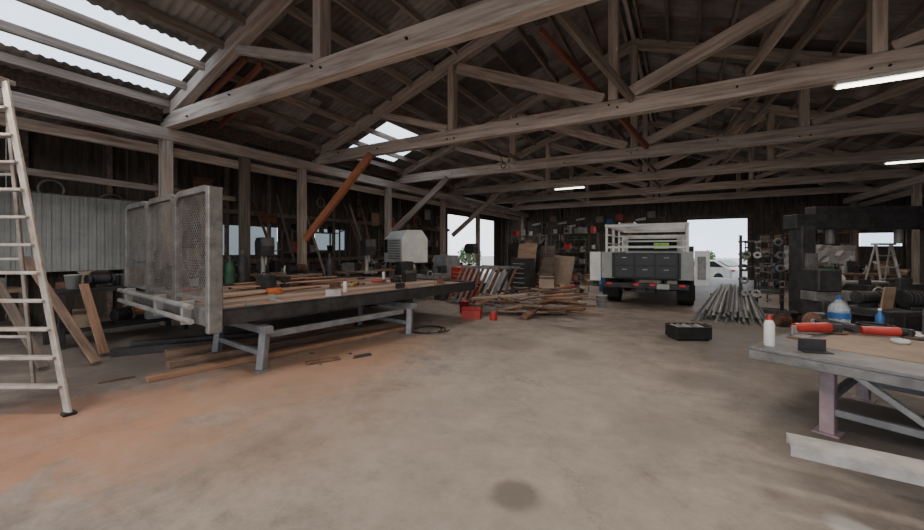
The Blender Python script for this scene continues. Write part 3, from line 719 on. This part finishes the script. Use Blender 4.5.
toolbox((-4.35,9.0,0),.3,RED,.45); cbox((-3.3,11.6,.55),.3,.4,.3,.25); bucket((-4.9,9.7,0),0,RED,.9); bucket((-1.95,12.4,0),0,WHITED); paintcan((-3.8,9.0,0),0,RED)
def drum(p,m=BLUE):
    t=thing("oil_drum",p,0,"ribbed steel oil drum","drum")
    part("body",t,MB().lathe([(.28,0),(.29,.02),(.285,.28),(.3,.29),(.285,.3),(.285,.58),(.3,.59),(.285,.6),(.29,.86),(.28,.88)],n=24),m,bevel=0,smooth=True)
    part("bung",t,MB().cyl((.15,0,.88),(.15,0,.9),.04,n=10),STEEL,bevel=0)
drum((-2.5,17.2,0),BLUE); drum((-2.3,19,0),STEELD)
cabinet((-2.4,21.2,0),-.1,1.0,.5,1.8,WHITED)

# ------------------------------------------------------------ utility truck
tk=thing("utility_truck",(-.86,12.8,0),0,"white utility truck with black tool boxes, open doors and ladder rack","truck")
for x in(-.42,.42): part("chassis_rail",tk,MB().box((x,2.8,.62),(.1,5.6,.18)),BLACK)
part("rear_axle",tk,MB().cyl((-.8,1.25,.45),(.8,1.25,.45),.06,n=10).box((0,1.25,.45),(.3,.3,.28)),BLACK)
def wheel(par,x,y,w=.26,r=.45):
    wv=part("wheel",par,MB().lathe([(r*.62,-w/2),(r*.95,-w/2),(r,-w/2+.04),(r,w/2-.04),(r*.95,w/2),(r*.62,w/2)],(0,0,0),24,'X'),RUBBER,(x,y,r),bevel=0)
    part("rim",wv,MB().lathe([(r*.6,-w/2+.02),(r*.6,w/2-.02),(r*.3,w/2+.0),(r*.12,w/2+.02)],(0,0,0),20,'X'),STEELL,bevel=0)
for x in(-.98,.98): wheel(tk,x,1.25,.42); wheel(tk,x,4.8,.26)
for s in(-1,1):
    cb=part("side_toolbox",tk,MB().box((s*.98,1.4,1.17),(.36,2.7,.76)),WHITED,bevel=.01)
    part("toolbox_edge",cb,MB().box((s*.84,.03,1.17),(.05,.02,.7)),BLACK)
    part("mudflap",tk,MB().box((s*.98,.55,.42),(.45,.02,.42)),RUBBER)
part("bed_floor",tk,MB().box((0,1.4,.80),(1.6,2.7,.06)),STEELD)
rb=part("rear_drawer_box",tk,MB().box((0,.25,1.16),(1.6,.6,.70)),BLACK,bevel=.01,label="black rear drawer box")
for i in range(3):
    for k in range(2):
        d=part("drawer",rb,MB().box((-.52+i*.52,-.065,1.0+k*.33),(.49,.03,.3)),BLACK)
        part("handle",d,MB().box((-.52+i*.52,-.095,1.06+k*.33),(.12,.03,.025)),STEELL)
part("bumper",tk,MB().box((0,-.12,.62),(2.1,.2,.14)).box((0,-.05,.5),(.5,.1,.16)),STEELD,bevel=.01)
part("tow_hitch",tk,MB().box((0,-.25,.5),(.09,.25,.09)).cyl((0,-.33,.54),(0,-.33,.62),.035,n=10),STEELD)
for x in(-.2,.2,-.9,.9): part("tail_lamp",tk,MB().box((x,-.23,.66),(.14,.03,.07)),TAIL)
part("number_plate",tk,MB().box((.45,-.235,.62),(.3,.01,.14)),WHITED)
part("open_door",tk,MB().box((-1.32,-.02,1.13),(.3,.04,.84),(0,0,.15)),WHITE,label="white compartment door swung open")
part("open_door",tk,MB().box((1.34,-.02,1.13),(.34,.04,.9),(0,0,-.15)),WHITE,label="white compartment door swung open")
part("door_liner",tk,MB().box((1.33,-.06,1.13),(.18,.03,.6),(0,0,-.15)),STEEL)
mb=MB()
for x in(-1.02,1.02):
    for y in(.1,1.4,2.7): mb.beam((x,y,1.55),(x,y,2.28),.06,.06)
    mb.beam((x,0,2.3),(x,4.5,2.3),.07,.07); mb.beam((x,0,2.05),(x,2.8,2.05),.04,.04); mb.beam((x,0,1.8),(x,2.8,1.8),.04,.04)
for y in(.1,1.4,2.7,4.4): mb.beam((-1.02,y,2.3),(1.02,y,2.3),.07,.07)
for z in(1.72,1.9,2.08): mb.beam((-1.02,2.7,z),(1.02,2.7,z),.04,.05)
mb.beam((-1.02,.1,1.68),(1.02,.1,1.68),.05,.05)
part("ladder_rack",tk,mb,WHITE,bevel=0)
cab=part("cab",tk,MB().prism([(3.0,.65),(5.95,.65),(6.0,1.15),(5.9,1.35),(4.75,1.42),(4.2,2.08),(3.15,2.12),(3.0,1.5)],-.98,.98),WHITE,bevel=.05,label="white truck cab")
part("rear_window",cab,MB().box((0,3.0,1.78),(1.5,.06,.42),(-.24,0,0)),GLASSD)
for s in(-1,1): part("side_window",cab,MB().prism([(3.3,1.5),(4.5,1.5),(4.12,2.0),(3.35,2.02)],s*.985-.01,s*.985+.01),GLASSD,bevel=0); part("wing_mirror",cab,MB().box((s*1.2,4.5,1.6),(.16,.06,.28)).beam((s*.98,4.5,1.55),(s*1.15,4.5,1.55),.03,.03),BLACK)
part("green_reflection_panel",tk,MB().box((.3,2.6,1.74),(.45,.04,.2)),LIME,label="lime green panel standing in for a reflection on the cab")  # green reflection on the cab, put in as a coloured panel
o=q((-.86,12.8,0)); REMAP[0]=False
for i,(x,y,m) in enumerate([(-.3,1.5,BLACK),(.3,1.8,WHITE),(.1,1.0,ORANGE)]): bucket((o[0]+x,o[1]+y,.83),0,m,1.6)
t=thing("extension_ladder",(o[0]-.49,o[1]+.2,2.34),0,"aluminium extension ladder lying on the truck rack","ladder")
for x in(-.2,.2): part("rail",t,MB().box((x,2,.03),(.03,4.2,.07)),ALU)
for k in range(13): part("rung",t,MB().cyl((-.2,.1+k*.3,.03),(.2,.1+k*.3,.03),.014,n=6),ALU,bevel=0)

# ------------------------------------------------------------ white car outside
cr=thing("white_car",(1.55,31.2,-.5),.95,"white hatchback car parked outside the open doorway","car")
part("body",cr,MB().prism([(-2.1,.3),(2.1,.3),(2.15,.6),(2.0,.85),(1.1,.95),(.5,1.4),(-1.1,1.45),(-1.9,1.0),(-2.15,.9)],-.85,.85),WHITE,bevel=.08)
for s in(-1,1): part("side_window",cr,MB().prism([(.85,.97),(.4,1.33),(-1.05,1.37),(-1.65,1.0)],s*.86-.01,s*.86+.01),GLASSD,bevel=0)
part("windscreen",cr,MB().beam((0,1.04,1.02),(0,.55,1.39),1.4,.03),GLASSD,bevel=0); part("rear_window",cr,MB().beam((0,-1.85,1.08),(0,-1.2,1.44),1.4,.03),GLASSD,bevel=0)
for s in(-.65,.65): part("tail_lamp",cr,MB().box((s,-2.15,.8),(.3,.05,.14)),TAIL)
for x in(-.78,.78):
    for y in(-1.35,1.35): wheel(cr,x,y,.2,.31)
def shrub(p,s):
    t=thing("shrub",p,0,"leafy green shrub in the yard outside","shrub")
    part("trunk",t,MB().cyl((0,0,0),(0,0,s*.6),.08*s,.05*s,n=8),TIMBERD,bevel=0)
    mb=MB()
    for i in range(420):
        v=Vector((R.gauss(0,1),R.gauss(0,1),R.gauss(0,1))).normalized()*R.uniform(.5,1)*s
        c=Vector((v.x,v.y,s*1.1+v.z*.75)); d=.13*s; e=Euler((R.uniform(0,3),R.uniform(0,3),R.uniform(0,3))).to_matrix()
        mb.add([c+e@Vector(qq) for qq in((-d,-d*.4,0),(d,-d*.4,0),(d*.6,d*.5,0),(-d*.6,d*.5,0))],[(0,1,2,3)])
    part("leaves",t,mb,LEAF,bevel=0)
for i,(x,y) in enumerate([(-19,28),(-23,32),(-20,37),(-26,39),(-18,12),(-19,6),(3,60),(8,62),(-2,61)]): shrub((x,y,-.5),R.uniform(1.1,1.7))
REMAP[0]=True

# ------------------------------------------------------------ black crate
t=thing("black_metal_crate",(.13,8.7,0),.5,"small black metal crate on the concrete floor","crate")
part("tray",t,MB().box((0,0,.04),(.6,.4,.02)).box((0,.2,.14),(.6,.02,.22)).box((0,-.2,.14),(.6,.02,.22)).box((.3,0,.14),(.02,.4,.22)).box((-.3,0,.14),(.02,.4,.22)),BLACK)
for s in(-1,1): part("handle",t,MB().tube([(s*.31,-.1,.2),(s*.35,-.1,.25),(s*.35,.1,.25),(s*.31,.1,.2)],.012),STEELD,bevel=0)
for i in range(5): part("roller",t,MB().cyl((-.22+i*.11,-.15,.18),(-.22+i*.11,.15,.20),.05,n=10),STEEL if i%2 else STEELL,bevel=0)
for s in(-1,1): part("foot",t,MB().box((s*.25,0,.015),(.05,.36,.03)),BLACK)

# ------------------------------------------------------------ fanned tubes
stand=thing("pipe_stand",(1.4,14.4,0),0,"low steel stand holding up the pipe ends","stand")
part("bar",stand,MB().box((0,0,.30),(1.2,.08,.06)),STEELD)
for s in(-1,1): part("leg",stand,MB().box((s*.5,0,.14),(.06,.06,.28)),STEELD)
for lay in range(4):
    n=17-lay*3
    for i in range(n):
        f=(i+.5)/n; x0=.2+lay*.1+(1.55-lay*.2)*f; x1=.95+lay*.05+(.9-lay*.1)*f; y0=10.6+R.uniform(0,.9)+lay*.15; r=.026
        z0=r+lay*.065; z1=.36+lay*.065
        a=Vector(q((x0,y0,z0))); b=Vector(q((x1,14.8+R.uniform(0,.4),z1))); M,l=frame(a,b)
        o=mk("steel_tube",MB().cyl((0,0,0),(l,0,0),r,n=10),pr(STEEL,STEELL,STEEL,PRIMER),0); o.matrix_world=M
        tag(o,"long grey steel tube in a fanned bundle","steel tube","fanned bundle of steel tubes")

# ------------------------------------------------------------ right side
FR=q((1.95,13.4,0)); REMAP[0]=False
t=thing("parts_rack",FR,-.1,"upright steel rack crowded with pipe flanges and fittings","parts rack")
for x in(-.5,.35): part("upright",t,MB().box((x,0,1.0),(.07,.07,2.0)),STEELD)
part("base",t,MB().box((-.08,0,.04),(1.1,.6,.08)),STEELD)
for k in range(5): part("peg_bar",t,MB().box((-.08,0,.5+k*.33),(.95,.05,.05)),STEELD)
for k in range(5):
    for i in range(4):
        x=-.42+i*.23; p=(FR[0]+x+R.uniform(-.03,.03),FR[1]-.18,.5+k*.33-.02)
        if R.random()<.45:
            fl=thing("pipe_flange",p,0,"round steel pipe flange hung on a rack","flange","pipe flanges")
            part("disc",fl,MB().torus((0,0,0),R.uniform(.05,.08),.028,n=16,m=6,rot=(math.pi/2,0,0)),pr(STEEL,STEELD,RUST,STEELL),bevel=0)
            part("pin",fl,MB().cyl((0,.16,0.02),(0,-.08,0.02),.012,n=6),STEELD,bevel=0)
        else:
            fl=thing("hanging_clamp",p,R.uniform(-.4,.4),"grey steel clamp hung on a rack peg","clamp","hanging clamps")
            part("bar",fl,MB().box((0,0,-.1),(.03,.03,R.uniform(.2,.34))),pr(STEEL,STEELD,RUST)); part("jaw",fl,MB().box((.03,0,.0),(.12,.05,.04)).box((.03,0,-.14),(.1,.05,.04)),pr(STEEL,STEELD))
            part("pin",fl,MB().cyl((0,.16,0.02),(0,-.04,0.02),.012,n=6),STEELD,bevel=0)
PB=q2(2.5,12.3)
pb=thing("steel_press_frame",(PB[0],PB[1],0),.46,"massive dark grey steel portal press frame","press")
part("column",pb,MB().box((0,0,1.08),(.30,.4,2.16)).box((0,0,.05),(.6,.7,.1)),STEELD,bevel=.015)
part("column",pb,MB().box((2.9,0,1.08),(.3,.4,2.16)).box((2.9,0,.05),(.6,.7,.1)),STEELD,bevel=.015)
part("upper_beam",pb,MB().box((1.45,.1,2.25),(3.3,.4,.34)).box((1.45,.1,2.5),(2.4,.3,.2)),STEELD,bevel=.015)
part("bed",pb,MB().box((1.45,0,.72),(2.55,.5,.24)),STEELD)
for x in(.7,2.2): part("ram_cylinder",pb,MB().cyl((x,.1,2.1),(x,.1,1.75),.08,n=14),STEEL,bevel=0)
part("control_box",pb,MB().box((0,-.25,1.35),(.22,.1,.35)),STEEL)
for i in range(4):
    c,s=math.cos(.46),math.sin(.46)
    solo("sheet_metal",MB().box((0,0,.004),(1.7-.2*i,.42,.008)),STEELL,(PB[0]+c*1.3,PB[1]+s*1.3,.845+i*.012),.46,"shiny steel sheet resting on the press bed","sheet metal","sheets on press bed",bevel=0)
REMAP[0]=True
bench((4.3,16.0,0),.2,2.2,.8,.95,n=7,rows=2); bench((6.2,19.0,0),1.2,2.2,.8,.95,n=7)
shelving((3.6,20.2,0),.1,1.8,.5,2.0,4,STEELD,5); shelving((5.3,23.0,0),.1,2.2,.5,2.4,4,RUST,5); cabinet((4.9,27.6,0),0,1.1,.5,2.2,STEELD)
shelving((9.5,21,0),.4,2.4,.5,1.6,3,STEELD,6); shelving((8.8,15.5,0),.8,2.4,.5,2.4,4,STEELD,6)
t=thing("silver_panel_stack",(3.9,17.3,0),.25,"silver crumpled sheet metal panel on a frame","panel")
mb=MB(); n=14
vs=[(-1+2*i/n,-.02+R.uniform(-.04,.04),.95+.8*j/5+R.uniform(-.02,.02)) for i in range(n+1) for j in range(6)]
fs=[(i*6+j,(i+1)*6+j,(i+1)*6+j+1,i*6+j+1) for i in range(n) for j in range(5)]
mb.add(vs,fs); part("sheet",t,mb,STEELL,bevel=0)
for x in(-.95,.95): part("frame",t,MB().box((x,.06,.9),(.05,.05,1.8)),STEELD)
def stepladder(p,rz,h=1.7,m=ALU):
    t=thing("step_ladder",p,rz,"small aluminium A-frame stepladder standing open","ladder")
    for s in(-1,1):
        part("side_rail",t,MB().beam((s*.27,-.35,0),(s*.17,0,h),.03,.06),m); part("rear_leg",t,MB().beam((s*.27,.4,0),(s*.17,.02,h),.025,.04),m)
    for k in range(1,6):
        qq=k/6; part("step",t,MB().box((0,-.35*(1-qq),h*qq),(.54-.2*qq,.09,.03)),m)
    part("top_cap",t,MB().box((0,0,h),(.42,.2,.05)),m)
stepladder((4.6,14.5,0),.4,1.75)
t=thing("steel_upright_machine",(4.0,9.6,0),.7,"tall grey steel machine upright beside the table","machine")
part("body",t,MB().box((0,0,.95),(.34,.4,1.9)),PRIMER,bevel=.02); part("base",t,MB().box((0,0,.06),(.7,.7,.12)),STEELD); part("motor_cover",t,MB().box((0,-.05,2.0),(.5,.5,.3)),STEELD,bevel=.03); part("handwheel",t,MB().torus((-.25,-.25,1.2),.14,.015,rot=(math.pi/2,0,.4)),STEELL,bevel=0)
drum((3.4,11.5,0),STEELD); lathe_machine((2.9,10.1,0),.5,STEELD)
G2=[lambda p,r:motor(p,r),lambda p,r:scrap(p,r),lambda p,r:paintcan(p,r,STEELD),lambda p,r:vise(p,r),lambda p,r:bgrind(p,r),lambda p,r:cbox(p,r,.28,.24,.2,STEELD),lambda p,r:pipeo(p,r),lambda p,r:rollers(p,r)]
t0=GENS; GENS=G2
bench((2.9,8.1,0),.55,1.6,.7,.8,STEELD,"low steel bench crowded with parts",5,2,2,STEELD)
fill((2.3,11.1,0),.3,1.2,1.0,.001,3,3,G2,.2)
GENS=t0
REMAP[0]=False

# ------------------------------------------------------------ big steel table
TR=-math.radians(26)
P0=Vector((.525,4.21,0))
def tw(x,y,z=0):
    c,s=math.cos(TR),math.sin(TR); return (P0.x+c*x-s*y,P0.y+s*x+c*y,z)
TH=.75
tb=thing("steel_worktable",(P0.x,P0.y,0),TR,"large steel-topped worktable with pinkish primed frame","table")
TL,TD=2.6,2.2
part("top",tb,MB().box((TL/2,TD/2,TH-.012),(TL,TD,.024)),TOPST,bevel=.003)
part("edge_channel",tb,MB().box((TL/2,.03,TH-.065),(TL,.05,.08)),STEEL)
part("edge_channel",tb,MB().box((.03,TD/2,TH-.065),(.05,TD-.12,.08)),STEEL)
part("edge_channel",tb,MB().box((TL/2,TD-.03,TH-.065),(TL,.05,.08)),STEEL)
for x in(.41,2.2):
    for y in(.53,1.85): part("leg",tb,MB().box((x,y,(TH-.1)/2),(.1,.1,TH-.1)).box((x,y,.008),(.18,.18,.016)),PINKST)
for (c,d) in (((1.3,.53,.2),(1.75,.06,.06)),((1.3,1.85,.2),(1.75,.06,.06)),((.41,1.2,.3),(.06,1.25,.06)),((1.3,.53,TH-.14),(1.75,.06,.08)),((.41,1.2,TH-.14),(.06,1.25,.08))):
    part("stretcher",tb,MB().box(c,d),PRIMER)
part("diagonal_stay",tb,MB().beam((.48,.53,.62),(1.0,.53,.25),.05,.05),STEELL)
Z=TH+.001
solo("cardboard_sheet",MB().box((0,0,.004),(1.9,1.05,.008)),CARD,tw(1.24,.95,Z),TR-.04,"flat brown cardboard sheet covering the table","cardboard",bevel=0)
solo("plywood_offcut",MB().box((0,0,.006),(1.0,.45,.012)),PLY,tw(1.75,1.15,Z+.009),TR+.2,"thin wooden panel on the table","panel",bevel=0)
sprayc(tw(.10,.17,Z),WHITE,RED,1.15)
wb=thing("water_bottle",tw(.21,1.9,Z),0,"large clear water bottle with blue cap and label","bottle")
part("body",wb,MB().lathe([(.085,0),(.095,.01),(.095,.07),(.09,.08),(.095,.09),(.095,.16),(.09,.17),(.093,.2),(.06,.25),(.025,.28),(.025,.3)],n=24),CLEAR,bevel=0,smooth=True)
part("label_band",wb,MB().cyl((0,0,.09),(0,0,.155),.097,n=24,cap=False),BLUE,bevel=0)
part("cap",wb,MB().cyl((0,0,.3),(0,0,.335),.03,n=16),BLUE,bevel=0)
bottle(tw(.5,2.05,Z),BLUE,WHITE,.9)
grinder(tw(.3,1.5,Z),2.0,STEELD,1.2); grinder(tw(.2,1.12,Z),.5,RED,1.4); toolbox(tw(.98,1.98,Z),TR,STEELD,.34); paintcan(tw(.07,1.78,Z),0,STEELD,.7); grinder(tw(.62,1.5,Z),.2,RED,1.2)
gw=thing("abrasive_disc",tw(.1,1.42,Z+.09),.4,"worn red-brown abrasive wheel standing on edge","abrasive wheel")
part("wheel_disc",gw,MB().cyl((0,0,.0),(0,.03,.0),.09,n=24),RUST); part("hub",gw,MB().cyl((0,-.02,0),(0,.05,0),.025,n=12),STEELL,bevel=0)
solo("grinding_disc",MB().cyl((0,0,0),(0,0,.004),.062,n=24),RUST,tw(.13,.72,Z),0,"worn grinding disc on the table","disc",bevel=0)
reel(tw(.5,1.72,Z),0); scrap(tw(.14,.9,Z),1.0); scrap(tw(.4,.22,Z),.3,.2); pipeo(tw(.85,1.58,Z),.2,.3,.012)
def rag(p,s,m,label):
    mb=MB(); n=10; vs=[]
    for i in range(n+1):
        for j in range(n+1):
            d=math.hypot(i/n-.5,j/n-.5); vs.append(((i/n-.5)*s+R.uniform(-.02,.02)*s,(j/n-.5)*s*.8,max(.004,(.22-d*.4)*s*.9+R.uniform(-.06,.06)*s)))
    fs=[(i*(n+1)+j,(i+1)*(n+1)+j,(i+1)*(n+1)+j+1,i*(n+1)+j+1) for i in range(n) for j in range(n)]
    mb.add(vs,fs); o=solo("crumpled_rag",mb,m,p,R.uniform(0,3),label,"rag",bevel=0); o.modifiers.new("s",'SUBSURF').levels=1; o.modifiers["s"].render_levels=1
rag(tw(.72,1.84,Z),.3,CLOTH,"crumpled white rag on the table"); rag(tw(1.3,2.0,Z),.28,PAPER,"crumpled white paper towel on the table"); rag(tw(1.1,1.72,Z),.5,RED,"crumpled red cloth on the table"); rag(tw(1.6,1.8,Z),.3,CLOTH,"crumpled pale cloth on the table")
t=thing("tape_roll",tw(.75,1.2,Z+.01),0,"roll of pale masking tape lying flat","tape"); part("tape",t,MB().torus((0,0,.02),.045,.02,n=20,m=6),CLOTH,bevel=0)
ch=thing("steel_channel_plank",(.617,3.25,0),-.08,"long pale steel channel lying on low supports","steel channel")
part("channel",ch,MB().box((1.1,0,.36),(2.2,.2,.012)).box((1.1,-.1,.33),(2.2,.012,.07)).box((1.1,.1,.33),(2.2,.012,.07)),STEELL,bevel=.002)
for x in(1.0,1.9): part("support",ch,MB().box((x,0,.32),(.08,.19,.06)).box((x,-.06,.145),(.06,.05,.29)).box((x,.06,.145),(.06,.05,.29)),STEELD)
for i in range(12):
    x=R.uniform(-5,-3.8); y=R.uniform(3.2,7.5); l=R.uniform(.03,.1)
    solo("debris_chip",MB().box((0,0,.006),(l,.03,.012)),pr(PLANK,STEELD,RUST,TIMBERD),(x,y,.001),R.uniform(0,3),"small chip of debris on the concrete","debris","floor debris",bevel=0)
beamobj("cross_tie",(-4.7,8.18,4.62),(-4.7,12.15,4.62),.08,.1,PURL,label="thin timber tie spanning two trusses",cat="beam")
t=thing("hanging_hook",(-4.5,10.4,4.24),0,"small steel hook hanging from the roof timbers","hook")
part("chain",t,MB().cyl((-.2,0,.38),(0,0,-.1),.012,n=6),STEELD,bevel=0); part("hook",t,MB().torus((0,0,-.17),.07,.014,rot=(math.pi/2,0,0)),STEELD,bevel=0)

# ------------------------------------------------------------ world, camera
w=bpy.data.worlds.new("World"); bpy.context.scene.world=w; w.use_nodes=True
N=w.node_tree.nodes; L=w.node_tree.links; bg=N["Background"]
tc=N.new("ShaderNodeTexCoord"); nz=N.new("ShaderNodeTexNoise"); nz.inputs["Scale"].default_value=2.2; nz.inputs["Detail"].default_value=5
L.new(tc.outputs["Generated"],nz.inputs["Vector"])
cr_=N.new("ShaderNodeValToRGB"); cr_.color_ramp.elements[0].color=(.62,.78,1,1); cr_.color_ramp.elements[1].color=(1,1,1,1); cr_.color_ramp.elements[0].position=.35; cr_.color_ramp.elements[1].position=.6
L.new(nz.outputs["Fac"],cr_.inputs[0]); L.new(cr_.outputs[0],bg.inputs["Color"]); bg.inputs["Strength"].default_value=2.8

cam=bpy.data.cameras.new("camera"); co=bpy.data.objects.new("camera",cam); COL.objects.link(co)
co.location=(0,0,1.6); co.rotation_euler=(math.pi/2,0,math.radians(29.53)); cam.lens=15.0; cam.sensor_width=36; cam.shift_y=-.0162; cam.clip_end=300
bpy.context.scene.camera=co
